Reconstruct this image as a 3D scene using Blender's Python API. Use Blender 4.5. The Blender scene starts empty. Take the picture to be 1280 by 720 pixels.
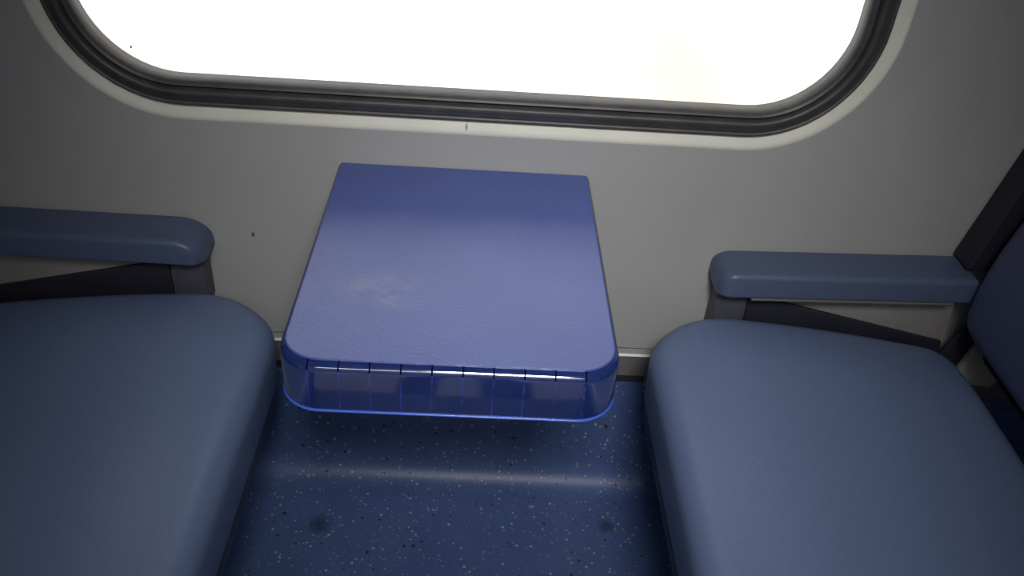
import bpy, bmesh, math
from mathutils import Matrix, Vector

C = bpy.context.scene
COL = C.collection

# ------------------------------------------------------------------ camera
cam_d = bpy.data.cameras.new('camera')
cam_d.sensor_width = 36.0
cam_d.lens = 1090.0 / 1280.0 * 36.0
cam_d.clip_start = 0.02
cam = bpy.data.objects.new('camera', cam_d)
COL.objects.link(cam)
RT = Vector((0.9978364, -0.00862324, 0.06517783))
UP = Vector((-0.04817731, 0.57868164, 0.81412929))
FW = Vector((0.04473765, 0.81550794, -0.57701416))
m = Matrix.Identity(4)
for i in range(3):
    m[i][0] = RT[i]; m[i][1] = UP[i]; m[i][2] = -FW[i]
m[0][3], m[1][3], m[2][3] = 0.02191, -1.24056, 1.3512
cam.matrix_world = m
C.camera = cam

# ------------------------------------------------------------------ world: bright hazy daylight
W = bpy.data.worlds.new('daylight'); C.world = W; W.use_nodes = True
nt = W.node_tree; nt.nodes.clear()
wo = nt.nodes.new('ShaderNodeOutputWorld'); bg = nt.nodes.new('ShaderNodeBackground')
tc = nt.nodes.new('ShaderNodeTexCoord'); nz = nt.nodes.new('ShaderNodeTexNoise'); cr = nt.nodes.new('ShaderNodeValToRGB')
nz.inputs['Scale'].default_value = 3.2; nz.inputs['Detail'].default_value = 1.0
cr.color_ramp.elements[0].position = 0.30; cr.color_ramp.elements[0].color = (0.92, 0.72, 0.52, 1)
cr.color_ramp.elements[1].position = 0.56; cr.color_ramp.elements[1].color = (1.0, 0.995, 0.985, 1)
nt.links.new(tc.outputs['Generated'], nz.inputs['Vector'])
nt.links.new(nz.outputs['Fac'], cr.inputs['Fac'])
nt.links.new(cr.outputs['Color'], bg.inputs['Color'])
bg.inputs['Strength'].default_value = 1.9
nt.links.new(bg.outputs['Background'], wo.inputs['Surface'])

# ------------------------------------------------------------------ lamps: an added spotlight and the aisle's strip light
def area(name, loc, sx, sy, power, col, rot=(0, 0, 0), spread=180):
    d = bpy.data.lights.new(name, 'AREA'); d.spread = math.radians(spread); d.shape = 'RECTANGLE'; d.size = sx; d.size_y = sy
    d.energy = power; d.color = col
    o = bpy.data.objects.new(name, d); o.location = loc; o.rotation_euler = rot
    COL.objects.link(o); return o
LAMPS = [((0.14, -1.50, 1.92), 0.38, 0.30, 2.0, 52, 45.5), ((0.0, -2.35, 2.085), 1.5, 0.16, 5.5, 180, 0)]  # first lamp is added to pool light on the window wall
for p, sx, sy, pw, spr, tilt in LAMPS:
    area('lamp_glow', p, sx, sy, pw, (1.0, 0.98, 0.95), (math.radians(tilt), 0, 0), spr)

vs = C.view_settings
vs.view_transform = 'Standard'; vs.look = 'None'; vs.gamma = 1.0; vs.exposure = 0.1
vs.use_curve_mapping = False
C.cycles.use_denoising = True
C.cycles.max_bounces = 8
C.cycles.sample_clamp_indirect = 4.0

# ------------------------------------------------------------------ materials
class Mat:
    def __init__(s, name, rough=0.5, spec=0.5, coat=0.0, coat_rough=0.1, ior=1.5):
        s.m = bpy.data.materials.new(name); s.m.use_nodes = True
        s.t = s.m.node_tree; s.n = s.t.nodes
        s.b = s.n['Principled BSDF']
        s.b.inputs['Roughness'].default_value = rough
        s.b.inputs['Specular IOR Level'].default_value = spec
        s.b.inputs['IOR'].default_value = ior
        s.b.inputs['Coat Weight'].default_value = coat
        s.b.inputs['Coat Roughness'].default_value = coat_rough
        s.tc = s.n.new('ShaderNodeTexCoord')
    def link(s, a, b): s.t.links.new(a, b)
    def math(s, op, a, b=None, c=None):
        nd = s.n.new('ShaderNodeMath'); nd.operation = op
        for i, v in enumerate((a, b, c)):
            if v is None: continue
            if isinstance(v, (int, float)): nd.inputs[i].default_value = v
            else: s.link(v, nd.inputs[i])
        return nd.outputs[0]
    def noise(s, scale, detail=2.0, rough=0.5):
        nd = s.n.new('ShaderNodeTexNoise'); nd.inputs['Scale'].default_value = scale
        nd.inputs['Detail'].default_value = detail; nd.inputs['Roughness'].default_value = rough
        s.link(s.tc.outputs['Object'], nd.inputs['Vector']); return nd.outputs['Fac']
    def ramp(s, fac, p0, p1, c0=(0, 0, 0), c1=(1, 1, 1)):
        nd = s.n.new('ShaderNodeValToRGB'); e = nd.color_ramp.elements
        e[0].position = p0; e[1].position = p1; e[0].color = (*c0, 1); e[1].color = (*c1, 1)
        s.link(fac, nd.inputs['Fac']); return nd.outputs['Color']
    def mix(s, fac, a, b):
        nd = s.n.new('ShaderNodeMix'); nd.data_type = 'RGBA'
        for i, v in ((0, fac), (6, a), (7, b)):
            if isinstance(v, (int, float)): nd.inputs[i].default_value = v
            elif isinstance(v, tuple): nd.inputs[i].default_value = (*v, 1)
            else: s.link(v, nd.inputs[i])
        return nd.outputs[2]
    def spot(s, p, r, soft=0.6, squash=(1, 1, 1)):
        sub = s.n.new('ShaderNodeVectorMath'); sub.operation = 'SUBTRACT'; sub.inputs[1].default_value = p
        s.link(s.tc.outputs['Object'], sub.inputs[0])
        sc = s.n.new('ShaderNodeVectorMath'); sc.operation = 'MULTIPLY'; sc.inputs[1].default_value = squash
        s.link(sub.outputs[0], sc.inputs[0])
        ln = s.n.new('ShaderNodeVectorMath'); ln.operation = 'LENGTH'; s.link(sc.outputs[0], ln.inputs[0])
        mr = s.n.new('ShaderNodeMapRange'); mr.interpolation_type = 'SMOOTHSTEP'
        mr.inputs['From Min'].default_value = r; mr.inputs['From Max'].default_value = r * (1 - soft)
        s.link(ln.outputs['Value'], mr.inputs['Value']); return mr.outputs[0]
    def color(s, v):
        if isinstance(v, tuple): s.b.inputs['Base Color'].default_value = (*v, 1)
        else: s.link(v, s.b.inputs['Base Color'])
    def bump(s, h, strength, dist=0.001):
        nd = s.n.new('ShaderNodeBump'); nd.inputs['Strength'].default_value = strength
        nd.inputs['Distance'].default_value = dist
        s.link(h, nd.inputs['Height']); s.link(nd.outputs[0], s.b.inputs['Normal'])

def simple(name, col, rough=0.5, var=0.06, scale=14.0, bump=0.0, bscale=600.0, **k):
    M = Mat(name, rough, **k)
    c0 = tuple(c * (1 - var) for c in col); c1 = tuple(c * (1 + var) for c in col)
    M.color(M.ramp(M.noise(scale, 4), 0.3, 0.7, c0, c1))
    if bump: M.bump(M.noise(bscale, 2), bump)
    return M.m

# grey painted wall with a few scuffs
M = Mat('grey_wall_panel', 0.62, 0.25)
base = M.ramp(M.noise(5, 5), 0.3, 0.7, (0.362, 0.366, 0.368), (0.392, 0.396, 0.396))
sc = M.spot((-0.348, 0, 0.557), 0.006, 0.8, (1.6, 1, 0.8))
M.color(M.mix(sc, base, (0.05, 0.05, 0.05))); M.bump(M.noise(900, 2), 0.12)
wall_m = M.m
M = Mat('cream_reveal', 0.5, 0.3)
base = M.ramp(M.noise(9, 4), 0.3, 0.7, (0.66, 0.66, 0.58), (0.74, 0.735, 0.66))
sc = M.spot((0.0, 0, 0.772), 0.008, 0.9, (2.4, 0.2, 1))
M.color(M.mix(M.math('MULTIPLY', sc, 0.75), base, (0.08, 0.08, 0.07)))
trim_m = M.m
rubber_m = simple('black_rubber', (0.058, 0.056, 0.060), 0.45, 0.2, 30, 0.15, 400, spec=0.5)
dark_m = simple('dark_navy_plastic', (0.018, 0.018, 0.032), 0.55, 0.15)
hinge_m = simple('light_grey_hinge_plastic', (0.42, 0.42, 0.40), 0.55)
pan_m = simple('slate_seat_pan', (0.045, 0.060, 0.100), 0.5, 0.12)
gap_m = simple('dark_slot', (0.02, 0.018, 0.03), 0.8)
kick_m = simple('grey_skirting', (0.15, 0.15, 0.152), 0.5)
alu_m = simple('aluminium_strip', (0.85, 0.84, 0.80), 0.4)
ceil_m = simple('grey_lining', (0.30, 0.30, 0.30), 0.6)
panel_m = simple('grey_arm_panel', (0.26, 0.25, 0.245), 0.6, 0.08, 12, 0.1)
bracket_m = simple('slate_bracket', (0.075, 0.078, 0.10), 0.5)
metal_m = simple('grey_metal', (0.25, 0.25, 0.26), 0.4)

# blue vinyl upholstery
M = Mat('blue_vinyl', 0.42, 0.45)
f = M.noise(320, 3, 0.7)
base = M.ramp(f, 0.3, 0.72, (0.122, 0.174, 0.315), (0.152, 0.208, 0.365))
M.color(base); M.bump(M.noise(750, 3), 0.25, 0.0006)
vinyl_m = M.m
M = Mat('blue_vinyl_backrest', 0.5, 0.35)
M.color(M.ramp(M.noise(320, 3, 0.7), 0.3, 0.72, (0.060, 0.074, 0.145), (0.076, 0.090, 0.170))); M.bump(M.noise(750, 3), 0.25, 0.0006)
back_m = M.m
M = Mat('blue_vinyl_armrest', 0.4, 0.45)
M.color(M.ramp(M.noise(200, 3, 0.7), 0.3, 0.72, (0.074, 0.100, 0.178), (0.090, 0.120, 0.206))); M.bump(M.noise(750, 3), 0.2, 0.0006)
arm_m = M.m

# flecked vinyl flooring
M = Mat('flecked_blue_flooring', 0.41, 0.5)
base = M.ramp(M.noise(6, 6, 0.6), 0.3, 0.72, (0.056, 0.098, 0.245), (0.078, 0.124, 0.285))
def flecks(scale, radius, keep):
    vo = M.n.new('ShaderNodeTexVoronoi'); vo.inputs['Scale'].default_value = scale
    M.link(M.tc.outputs['Object'], vo.inputs['Vector'])
    sep = M.n.new('ShaderNodeSeparateColor'); M.link(vo.outputs['Color'], sep.inputs[0])
    rr = M.math('MULTIPLY', M.math('ADD', sep.outputs[1], 0.3), radius)
    a = M.math('LESS_THAN', vo.outputs['Distance'], rr)
    return M.math('MULTIPLY', a, M.math('GREATER_THAN', sep.outputs[0], 1 - keep)), sep
a, sp = flecks(115, 0.25, 0.5)
fc = M.ramp(sp.outputs[2], 0.2, 0.8, (0.42, 0.30, 0.26), (0.46, 0.52, 0.50))
base = M.mix(M.math('MULTIPLY', a, 0.6), base, fc)
a, sp = flecks(60, 0.17, 0.35)
base = M.mix(M.math('MULTIPLY', a, 0.85), base, (0.008, 0.010, 0.02))
a, sp = flecks(150, 0.26, 0.3)
base = M.mix(M.math('MULTIPLY', a, 0.55), base, (0.12, 0.30, 0.38))
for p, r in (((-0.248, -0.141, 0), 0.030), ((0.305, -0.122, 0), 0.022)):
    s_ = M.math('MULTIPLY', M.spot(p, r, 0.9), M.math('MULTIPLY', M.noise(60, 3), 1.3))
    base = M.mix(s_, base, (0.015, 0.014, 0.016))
M.color(base)
M.bump(M.noise(180, 3), 0.12, 0.001)
floor_m = M.m
M = Mat('pale_aisle_flooring', 0.5, 0.3)  # unseen floor, made pale to put grey reflections on the table's front
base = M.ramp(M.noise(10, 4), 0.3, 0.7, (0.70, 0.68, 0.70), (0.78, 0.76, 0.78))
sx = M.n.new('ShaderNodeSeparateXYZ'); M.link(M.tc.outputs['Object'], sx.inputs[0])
for c, w in ((-0.09, 0.045), (0.105, 0.055)):  # dark bands added to reflect as dark gaps in the table's front
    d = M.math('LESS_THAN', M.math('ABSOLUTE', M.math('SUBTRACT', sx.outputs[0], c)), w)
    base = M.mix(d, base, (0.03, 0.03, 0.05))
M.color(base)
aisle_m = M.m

# table
M = Mat('glossy_blue_plastic', 0.08, 0.5, ior=2.8)
base = M.ramp(M.noise(25, 3), 0.3, 0.7, (0.011, 0.028, 0.145), (0.015, 0.036, 0.175))
sx = M.n.new('ShaderNodeSeparateXYZ'); M.link(M.tc.outputs['Object'], sx.inputs[0])
u = M.math('DIVIDE', M.math('ADD', sx.outputs[0], 0.161 + 0.0353 / 2), 0.0353)
fr = M.math('ABSOLUTE', M.math('SUBTRACT', M.math('FRACT', u), 0.5))
tick = M.math('LESS_THAN', fr, 0.028)
rng = M.math('MULTIPLY', M.math('GREATER_THAN', sx.outputs[0], -0.17), M.math('LESS_THAN', sx.outputs[0], 0.165))
tick = M.math('MULTIPLY', M.math('MULTIPLY', tick, rng), M.math('LESS_THAN', sx.outputs[1], -0.477))
up_ = M.math('GREATER_THAN', sx.outputs[2], -0.0075)
lo_ = M.math('MULTIPLY', M.math('GREATER_THAN', M.noise(40, 2), 0.50), 0.55)
base = M.mix(M.math('MULTIPLY', tick, lo_), base, (0.045, 0.06, 0.55))
M.color(M.mix(M.math('MULTIPLY', tick, up_), base, (0.004, 0.004, 0.03)))
M.link(M.math('SUBTRACT', 0.5, M.math('MULTIPLY', M.math('MULTIPLY', tick, up_), 0.5)), M.b.inputs['Specular IOR Level'])
M.link(M.mix(tick, (0.08, 0.08, 0.08), (0.16, 0.16, 0.16)), M.b.inputs['Roughness'])
M.bump(M.noise(14, 2), 0.25, 0.002)
table_m = M.m
M = Mat('periwinkle_laminate', 0.32, 0.5, ior=1.75)
base = M.ramp(M.noise(8, 4), 0.3, 0.7, (0.052, 0.088, 0.325), (0.066, 0.106, 0.365))
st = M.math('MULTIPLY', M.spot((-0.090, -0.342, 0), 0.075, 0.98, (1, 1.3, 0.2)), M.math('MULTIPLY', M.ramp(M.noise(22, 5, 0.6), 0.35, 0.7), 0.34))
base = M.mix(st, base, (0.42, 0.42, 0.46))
M.color(base)
M.bump(M.noise(260, 4, 0.65), 0.5, 0.0012)
top_m = M.m
bead_m = simple('bright_blue_edging', (0.055, 0.13, 0.62), 0.25, 0.1)

# window glass
M = bpy.data.materials.new('window_glass'); M.use_nodes = True
g = M.node_tree; g.nodes.clear()
o_ = g.nodes.new('ShaderNodeOutputMaterial'); mx = g.nodes.new('ShaderNodeMixShader')
tr = g.nodes.new('ShaderNodeBsdfTransparent'); gl = g.nodes.new('ShaderNodeBsdfGlossy'); fz = g.nodes.new('ShaderNodeFresnel')
gl.inputs['Roughness'].default_value = 0.02; fz.inputs['IOR'].default_value = 1.45
tr.inputs['Color'].default_value = (0.97, 0.985, 0.98, 1)
g.links.new(fz.outputs[0], mx.inputs[0]); g.links.new(tr.outputs[0], mx.inputs[1]); g.links.new(gl.outputs[0], mx.inputs[2])
g.links.new(mx.outputs[0], o_.inputs['Surface'])
glass_m = M
M = bpy.data.materials.new('lamp_diffuser'); M.use_nodes = True
b = M.node_tree.nodes['Principled BSDF']; b.inputs['Emission Color'].default_value = (1, .97, .93, 1)
b.inputs['Emission Strength'].default_value = 1.5
diff_m = M

# ------------------------------------------------------------------ mesh helpers
def obj(name, bm, mat, parent=None, smooth=40, loc=None):
    bmesh.ops.remove_doubles(bm, verts=bm.verts, dist=1e-5)
    bmesh.ops.recalc_face_normals(bm, faces=bm.faces)
    me = bpy.data.meshes.new(name); bm.to_mesh(me); bm.free()
    o = bpy.data.objects.new(name, me); COL.objects.link(o)
    for p in me.polygons: p.use_smooth = True
    try: me.set_sharp_from_angle(angle=math.radians(smooth))
    except Exception: pass
    me.materials.append(mat)
    if parent: o.parent = parent
    if loc: o.location = loc
    return o

def thing(name, label, cat, loc=(0, 0, 0), group=None):
    o = bpy.data.objects.new(name, None); COL.objects.link(o); o.location = loc
    o.empty_display_size = 0.1
    o['label'] = label; o['category'] = cat
    if group: o['group'] = group
    return o

def rrect(x0, x1, y0, y1, R, na=8, ne=6):
    """closed outline, anticlockwise from the (x1,y0) corner; R = radii of (x1,y0),(x1,y1),(x0,y1),(x0,y0)"""
    pts = []
    mxr = max(1e-4, min(x1 - x0, y1 - y0) / 2 * 0.999)
    R = [min(max(r, 1e-4), mxr) for r in R]
    cs = [(x1 - R[0], y0 + R[0], -90), (x1 - R[1], y1 - R[1], 0), (x0 + R[2], y1 - R[2], 90), (x0 + R[3], y0 + R[3], 180)]
    arcs = []
    for (cx, cy, a0), r in zip(cs, R):
        arcs.append([(cx + r * math.cos(math.radians(a0 + 90 * i / na)), cy + r * math.sin(math.radians(a0 + 90 * i / na))) for i in range(na + 1)])
    for k in range(4):
        pts += arcs[k]
        a, b = arcs[k][-1], arcs[(k + 1) % 4][0]
        for i in range(1, ne): pts.append((a[0] + (b[0] - a[0]) * i / ne, a[1] + (b[1] - a[1]) * i / ne))
    return pts

def loft(bm, rings, close0=True, close1=True, cyc=False):
    vs_ = [[bm.verts.new(p) for p in r] for r in rings]
    n = len(rings[0])
    pairs = list(zip(vs_[:-1], vs_[1:])) + ([(vs_[-1], vs_[0])] if cyc else [])
    for a, b in pairs:
        for i in range(n):
            j = (i + 1) % n
            try: bm.faces.new((a[i], a[j], b[j], b[i]))
            except ValueError: pass
    if not cyc:
        if close0: bm.faces.new(vs_[0])
        if close1: bm.faces.new(vs_[-1])

def pad(x0, x1, y0, y1, z0, z1, R, rt, rb, fn=None, caps=7, na=8, ne=24, swap=None, ra=6):
    """soft slab: rounded plan outline, rounded top and bottom rims, concentric rings across the top"""
    bm = bmesh.new()
    prof = [(rb * (1 - math.cos(math.radians(a))) if False else rb * (1 - math.sin(math.radians(a))), z0 + rb * (1 - math.cos(math.radians(a)))) for a in [90 * i / ra for i in range(ra + 1)]]
    prof += [(rt * (1 - math.cos(math.radians(a))), z1 - rt + rt * math.sin(math.radians(a))) for a in [90 * i / ra for i in range(ra + 1)]]
    rings = []
    for ins, z in prof:
        rings.append([(x, y, z) for x, y in rrect(x0 + ins, x1 - ins, y0 + ins, y1 - ins, [r - ins for r in R], na, ne)])
    last = rings[-1]; cx = (x0 + x1) / 2; cy = (y0 + y1) / 2
    for k in range(1, caps + 1):
        t = 1 - k / (caps + 0.3)
        rings.append([(cx + (x - cx) * t, cy + (y - cy) * t, z1) for x, y, _ in last])
    if fn: rings = [[fn(*p) for p in r] for r in rings]
    if swap: rings = [[swap(*p) for p in r] for r in rings]
    loft(bm, rings)
    return bm

def box(x0, x1, y0, y1, z0, z1, bev=0.0, seg=3, bm=None):
    b2 = bmesh.new()
    bmesh.ops.create_cube(b2, size=1)
    for v in b2.verts:
        v.co = ((x0 + x1) / 2 + v.co.x * (x1 - x0), (y0 + y1) / 2 + v.co.y * (y1 - y0), (z0 + z1) / 2 + v.co.z * (z1 - z0))
    if bev: bmesh.ops.bevel(b2, geom=b2.edges[:], offset=bev, segments=seg, profile=0.5, affect='EDGES')
    if bm is None: return b2
    me = bpy.data.meshes.new('t'); b2.to_mesh(me); b2.free(); bm.from_mesh(me); bpy.data.meshes.remove(me)
    return bm

def prism(pts, a0, a1, axis='y', bev=0.0):
    """polygon in the two other axes, extruded along axis"""
    bm = bmesh.new()
    f = {'y': lambda p, a: (p[0], a, p[1]), 'x': lambda p, a: (a, p[0], p[1]), 'z': lambda p, a: (p[0], p[1], a)}[axis]
    loft(bm, [[f(p, a0) for p in pts], [f(p, a1) for p in pts]])
    if bev: bmesh.ops.bevel(bm, geom=bm.edges[:], offset=bev, segments=3, profile=0.5, affect='EDGES')
    return bm

def struct(o): o['kind'] = 'structure'; return o

# ------------------------------------------------------------------ room shell
XL, XR, YF, ZC = -2.1, 2.1, -2.75, 2.15
WX, WZ0, WZ1 = 0.565, 0.828, 1.62       # edge of the visible glass
WR = 0.135

def win(off):   # outline of the window grown by off, in x,z
    return rrect(-WX - off, WX + off, WZ0 - off, WZ1 + off, [WR + off] * 4, 14, 10)

# wall with the window opening
bm = bmesh.new()
outer = rrect(XL, XR, 0.352, ZC, [0.0001] * 4, 14, 10)
inner = win(0.062)
loft(bm, [[(x, 0.05, z) for x, z in inner], [(x, 0.0, z) for x, z in inner], [(x, 0.0, z) for x, z in outer], [(x, 0.05, z) for x, z in outer]], cyc=True)
struct(obj('wall_back', bm, wall_m))

# window: cream reveal, rubber seal, pane
w1 = bpy.data.objects.new('window_1', None); COL.objects.link(w1); w1['kind'] = 'structure'
def sweep(profile, mat, name, parent):
    bm = bmesh.new()
    loft(bm, [[(x, y, z) for x, z in win(d)] for d, y in profile], cyc=True)
    return obj(name, bm, mat, parent, 50)
sweep([(0.0685, 0.0), (0.066, -0.0009), (0.063, -0.0008), (0.058, 0.0015), (0.050, 0.0075), (0.044, 0.010), (0.044, 0.04), (0.062, 0.04)], trim_m, 'window_reveal', w1)
sealp = [(0.046, 0.030), (0.046, 0.004), (0.0445, 0.000), (0.041, -0.002), (0.0385, -0.0008), (0.037, -0.003), (0.033, -0.005), (0.030, -0.0052), (0.0285, -0.0062),
         (0.024, -0.0085), (0.020, -0.0070), (0.0175, -0.002), (0.0165, 0.003), (0.0145, 0.003), (0.0135, -0.002), (0.012, -0.0045), (0.008, -0.003), (0.006, 0.002), (0.005, 0.008), (0.005, 0.030)]
sweep(sealp, rubber_m, 'rubber_seal', w1)
bm = bmesh.new()
loft(bm, [[(x, 0.009, z) for x, z in win(0.015)], [(x, 0.015, z) for x, z in win(0.015)]])
obj('pane', bm, glass_m, w1)

bm = bmesh.new(); bmesh.ops.create_uvsphere(bm, u_segments=8, v_segments=6, radius=0.0018)
for v in bm.verts: v.co = (-0.494 + v.co.x * 0.8 + v.co.z * 0.4, 0.0085 + v.co.y * 0.3, 0.866 + v.co.z * 1.3)
obj('dirt_speck', bm, dark_m, w1)

# flooring, coved up the wall
rc = 0.058
cove = [(0.0, 0.268), (0.0, rc)] + [(-rc + rc * math.cos(math.radians(a)), rc - rc * math.sin(math.radians(a))) for a in range(10, 91, 10)] + [(-1.06, 0.0)]
cove = cove + [(-1.06, -0.02), (0.02, -0.02), (0.02, 0.268)]
struct(obj('floor', prism(cove, XL, XR, 'x'), floor_m, smooth=50))
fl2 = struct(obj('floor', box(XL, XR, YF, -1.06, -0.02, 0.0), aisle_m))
sk = prism([(0.0012, 0.2855), (-0.002, 0.287), (-0.002, 0.333), (0.0, 0.335), (0.0014, 0.335), (0.0014, 0.2855)], XL, XR, 'x')
struct(obj('baseboard_back', sk, kick_m))
al = prism([(0.0, 0.3352), (-0.0045, 0.3352), (-0.0055, 0.3362), (-0.0045, 0.3375), (0.0, 0.3385), (0.0014, 0.3385), (0.0014, 0.3352)], XL, XR, 'x')
struct(obj('trim_1', al, alu_m))
struct(obj('trim_4', box(XL, XR, -0.0008, 0.0014, 0.3386, 0.3495), wall_m))
bk = box(XL, XR, 0.0015, 0.02, 0.25, 0.36)
struct(obj('trim_2', bk, gap_m))
bm = box(0.352, XR, -0.0008, 0.0014, 0.268, 0.2855); box(XL, -0.352, -0.0008, 0.0014, 0.268, 0.2855, 0, 3, bm)
struct(obj('trim_3', bm, kick_m))
# the rest of the carriage behind and beside the camera
struct(obj('wall_left', box(XL - 0.05, XL, YF, 0.05, 0, ZC), wall_m))
struct(obj('wall_right', box(XR, XR + 0.05, YF, 0.05, 0, ZC), wall_m))
struct(obj('wall_front', box(XL, XR, YF - 0.05, YF, 0, ZC), wall_m))
struct(obj('ceiling', box(XL, XR, YF, 0.05, ZC, ZC + 0.05), ceil_m))
for i, (p, sx_, sy_, pw, spr, tilt) in enumerate(LAMPS):
    t = thing('ceiling_light', ['square ceiling spotlight tilted towards the seating bay', 'long ceiling strip light above the aisle'][i], 'light', (p[0], p[1], ZC))
    a_ = math.radians(tilt); RM = Matrix.Rotation(a_, 4, 'X'); off = Vector((0, 0, p[2] - ZC))
    def place(bm):
        for v in bm.verts: v.co = RM @ v.co + off
        return bm
    hx, hy = sx_ / 2, sy_ / 2
    bm = bmesh.new()
    loft(bm, [[(x, y, z) for x, y in rrect(-hx - g_, hx + g_, -hy - g_, hy + g_, [0.02] * 4)] for g_, z in ((0.03, 0.06), (0.03, 0.01), (0.02, 0.002), (0.004, 0.002), (0.004, 0.012))], close1=False)
    obj('housing', place(bm), ceil_m, t)
    obj('diffuser', place(box(-hx, hx, -hy, hy, 0.006, 0.012)), diff_m, t)
    if tilt:
        bm = bmesh.new(); loft(bm, [[(x, y - 0.05, z) for x, y in rrect(-0.02, 0.02, -0.02, 0.02, [0.019] * 4)] for z in (0, p[2] - ZC + 0.04)])
        obj('drop_rod', bm, metal_m, t)

# ------------------------------------------------------------------ table
D, TH = 0.4907, 0.0669
tb = thing('fold_table', 'blue wall-mounted table with rounded front corners under the window', 'table', (0, 0, 0.70))
def tbl(ins, R=0.050): return rrect(-0.2 + ins, 0.2 - ins, -D + ins, -0.001, [R - ins, 0.0005, 0.0005, R - ins], 14, 12)
bm = bmesh.new()
prof = [(0.004, -TH)] + [(0.003 * (1 - math.sin(a)), -TH + 0.003 * (1 - math.cos(a))) for a in [math.radians(d) for d in (30, 60, 90)]]
prof += [(0.0, -0.012)] + [(0.0095 * (1 - math.cos(a)), -0.0095 + 0.0095 * math.sin(a)) for a in [math.radians(d) for d in (0, 18, 36, 54, 72, 90)]]
rings = [[(x, y, z) for x, y in tbl(i)] for i, z in prof]
loft(bm, rings)
obj('table_body', bm, table_m, tb, 60)
def side_ins(x, y):   # rim is narrow at the sides, wider at the front
    return x * (0.2 - 0.0045) / 0.2
bm = bmesh.new()
rr = []
for g_, z in ((0.0, -0.002), (0.0, 0.0010), (0.0012, 0.0018)):
    rr.append([(x, y, z) for x, y in rrect(-0.1945 + g_, 0.1945 - g_, -D + 0.011 + g_, -0.002 - g_, [0.044, 0.0005, 0.0005, 0.044], 14, 12)])
loft(bm, rr)
obj('top_panel', bm, top_m, tb, 8)
bm = bmesh.new()
rr = [[(x, y, z) for x, y in tbl(i)] for i, z in ((0.006, -TH - 0.0030), (0.0005, -TH - 0.0030), (-0.0012, -TH - 0.0018), (-0.0012, -TH - 0.0002), (0.0005, -TH + 0.0008), (0.006, -TH + 0.0008))]
loft(bm, rr)
obj('bottom_edging', bm, bead_m, tb, 60)
# steel bracket under the table, against the wall
bm = box(-0.16, 0.16, -0.006, -0.0015, -TH - 0.13, -TH - 0.003, 0.002)
obj('wall_bracket', bm, metal_m, tb)

# ------------------------------------------------------------------ seats
def smooth01(t): t = max(0, min(1, t)); return t * t * (3 - 2 * t)

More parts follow.
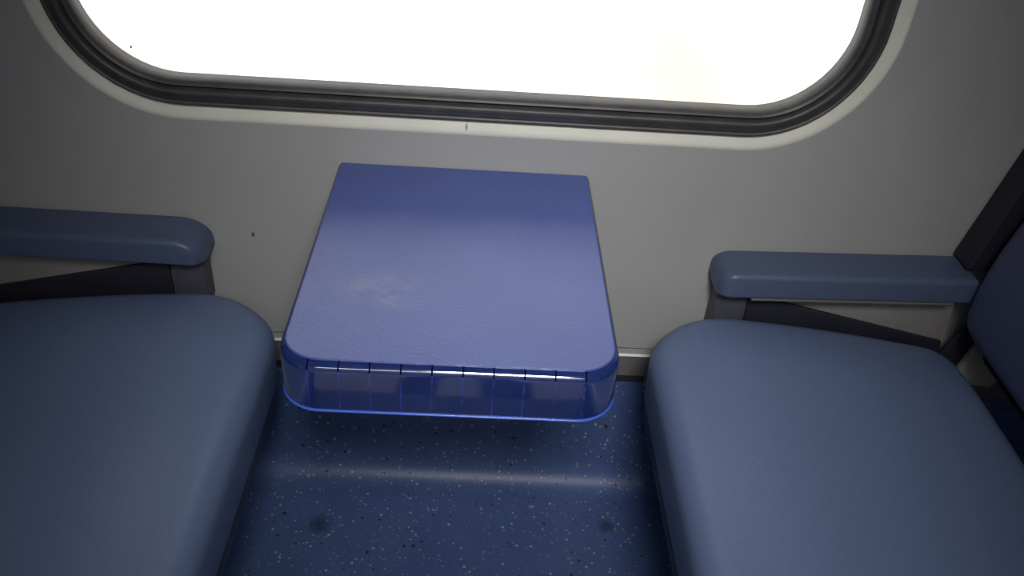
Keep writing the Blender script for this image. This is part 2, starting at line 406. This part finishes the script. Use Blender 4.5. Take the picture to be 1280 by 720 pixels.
def make_seat(s, xf, label, depth=0.555, z1=0.497, tilt=0.105):
    """s = +1 seat on the right (faces left), -1 on the left; xf = distance of its front edge from the middle"""
    t = thing('bench_seat', label, 'seat', (s * (xf + 0.30), -0.5, 0.0), 'facing seats of the bay')
    ox, oy = s * (xf + 0.30), -0.5
    def W2(x, y, z): return (s * x - ox, y - oy, z)
    x0, x1, y0, y1 = xf, xf + depth, -0.985, -0.050
    def fn(x, y, z):
        u = (x - x0) / depth; v = (y1 - y)
        top = smooth01((z - 0.36) / 0.10)
        zz = z - tilt * (x - x0 - 0.06) * 1.0
        # crown, waterfall front, falling edge towards the wall
        zz += top * (0.012 * math.sin(math.pi * min(1, max(0, u))) - 0.016 * (1 - smooth01((x - x0) / 0.16)) - 0.012 * (1 - smooth01(v / 0.14)))
        # under-cut front face
        xx = x + (1 - smooth01((z - 0.36) / 0.07)) * 0.003 * (1 if u < 0.5 else 0)
        return W2(xx, y, zz)
    bm = pad(x0, x1, y0, y1, 0.365, z1, [0.05, 0.06, 0.130, 0.06], 0.038, 0.012, fn, caps=12, ne=16, na=10)
    obj('seat_cushion', bm, vinyl_m, t, 80)
    def fb(x, y, z): return W2(x, y, z - tilt * (x - x0 - 0.06))
    obj('seat_pan', pad(x0 + 0.009, x1 + 0.03, y0 + 0.004, y1 - 0.012, 0.320, 0.372, [0.04, 0.05, 0.11, 0.05], 0.006, 0.012, fb, caps=2), pan_m, t, 50)
    # pedestal: a sheet-steel foot tapering down to a floor plate
    bm = bmesh.new()
    loft(bm, [[W2(x, y, z) for x, y in rrect(a, b, -0.86, -0.52, [0.02] * 4)] for a, b, z in
              ((x0 + 0.20, x0 + 0.46, 0.0), (x0 + 0.20, x0 + 0.46, 0.012), (x0 + 0.26, x0 + 0.40, 0.03), (x0 + 0.24, x0 + 0.42, 0.27), (x0 + 0.16, x0 + 0.46, 0.31))])
    obj('pedestal', bm, metal_m, t)
    # bar that carries the seat from the wall
    bm = bmesh.new()
    loft(bm, [[W2(x, y, z) for x, z in rrect(x0 + 0.26, x0 + 0.36, 0.235, 0.285, [0.01] * 4)] for y in (-0.004, -0.55)])
    obj('support_beam', bm, metal_m, t)
    # backrest: cushion modelled lying down (y, height), then stood up and leaned back
    bx = xf + depth - 0.013
    lean = math.radians(7)
    def stand(a, b, c):   # a = y, b = height along the back, c = thickness towards the sitter
        b0 = b - 0.46
        return W2(bx + 0.075 - c * math.cos(lean) + b0 * math.sin(lean) + 0.0, a, 0.485 + b0 * math.cos(lean) + c * math.sin(lean) * 0.6)
    def puff(a, b, c):
        h = (b - 0.46)
        lum = 0.022 * math.exp(-((h - 0.13) / 0.13) ** 2) if c > 0.04 else 0
        return (a, b, c + lum)
    bm = pad(-0.985, -0.075, 0.46, 1.23, 0.012, 0.085, [0.05, 0.12, 0.12, 0.05], 0.04, 0.015, puff, caps=12, swap=stand, ne=16)
    obj('backrest', bm, back_m, t, 80)
    bm = pad(-1.0, -0.068, 0.40, 1.26, -0.03, 0.014, [0.03, 0.10, 0.10, 0.03], 0.01, 0.01, None, caps=3, swap=stand)
    obj('backrest_shell', bm, dark_m, t, 60)
    # dark wedge plate standing in for shade between backrest and wall, grey hinge cover below it
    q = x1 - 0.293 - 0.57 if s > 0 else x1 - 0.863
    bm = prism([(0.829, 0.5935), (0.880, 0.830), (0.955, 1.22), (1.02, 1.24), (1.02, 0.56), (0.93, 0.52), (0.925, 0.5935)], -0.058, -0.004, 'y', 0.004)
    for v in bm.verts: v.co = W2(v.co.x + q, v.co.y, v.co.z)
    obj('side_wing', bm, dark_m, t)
    bm = prism([(0.892, 0.525), (0.925, 0.525), (0.90, 0.40), (0.845, 0.385), (0.845, 0.41)], -0.0585, -0.050, 'y', 0.002)
    for v in bm.verts: v.co = W2(v.co.x + q, v.co.y, v.co.z)
    obj('hinge_link', bm, dark_m, t)
    bm = prism([(0.885, 0.395), (0.899, 0.458), (0.972, 0.385), (0.955, 0.355), (0.885, 0.365)], -0.072, -0.060, 'y', 0.002)
    for v in bm.verts: v.co = W2(v.co.x + q, v.co.y, v.co.z)
    obj('hinge_cover', bm, hinge_m, t)
    return t

make_seat(1, 0.311, 'blue vinyl bench seat right of the table with its dark backrest showing')
make_seat(-1, 0.286, 'blue vinyl bench seat left of the table, backrest out of the frame')

def make_armrest(s, xf, dz, rise, rn, label):
    t = thing('armrest', label, 'armrest', (s * (xf + 0.2), 0, 0.53 + dz), 'wall armrests beside the facing seats')
    ox, oz = s * (xf + 0.2), 0.53 + dz
    def W2(x, y, z): return (s * x - ox, y, z + dz - oz)
    L = (0.853 if s > 0 else 0.825) - xf
    def fn(x, y, z):
        d = x - xf
        k = smooth01((z - 0.530) / 0.04)
        e = max(0.0, rn - d)
        z -= 0.72 * k * (rn - math.sqrt(rn * rn - e * e)) + 0.004 * k * smooth01(-y / 0.075)
        z += rise * d
        return W2(x, y, z)
    bm = pad(xf, xf + L, -0.078, -0.001, 0.534, 0.584, [0.003, 0.003, 0.004, 0.024], 0.011, 0.005, fn, caps=4, ne=60)
    obj('arm_pad', bm, arm_m, t, 70)
    bm = prism([(xf + 0.012, 0.534), (xf + 0.012, 0.43), (xf + 0.065, 0.43), (xf + 0.065, 0.534)], -0.044, -0.001, 'y', 0.004)
    for v in bm.verts: v.co = W2(*v.co)
    obj('front_bracket', bm, bracket_m, t)
    bm = prism([(xf + 0.066, 0.5335), (xf + 0.066, 0.43), (xf + L, 0.36), (xf + L, 0.533)], -0.038, -0.001, 'y', 0.001)
    for v in bm.verts: v.co = W2(*v.co)
    obj('side_panel', bm, panel_m, t)
    bm = prism([(xf + 0.066, 0.522), (xf + 0.066, 0.44), (xf + L, 0.38), (xf + L, 0.440)], -0.047, -0.039, 'y', 0.002)
    for v in bm.verts: v.co = W2(*v.co)
    obj('diagonal_brace', bm, dark_m, t)  # dark bar sloping down across the side panel
    if s > 0:
        bm = prism([(xf + 0.058, 0.5355), (xf + 0.058, 0.5325), (xf + L - 0.03, 0.5325 + rise * (L - 0.09)), (xf + L - 0.03, 0.5355 + rise * (L - 0.09))], -0.0785, -0.070, 'y', 0.0006)
        for v in bm.verts: v.co = W2(*v.co)
        obj('edge_piping', bm, kick_m, t)  # thin grey strip for the light caught along the panel's top edge
    return t
make_armrest(1, 0.425, -0.006, 0.03, 0.030, 'blue padded armrest on the wall right of the table')
make_armrest(-1, 0.412, 0.006, 0.008, 0.052, 'blue padded armrest on the wall left of the table, in shade')
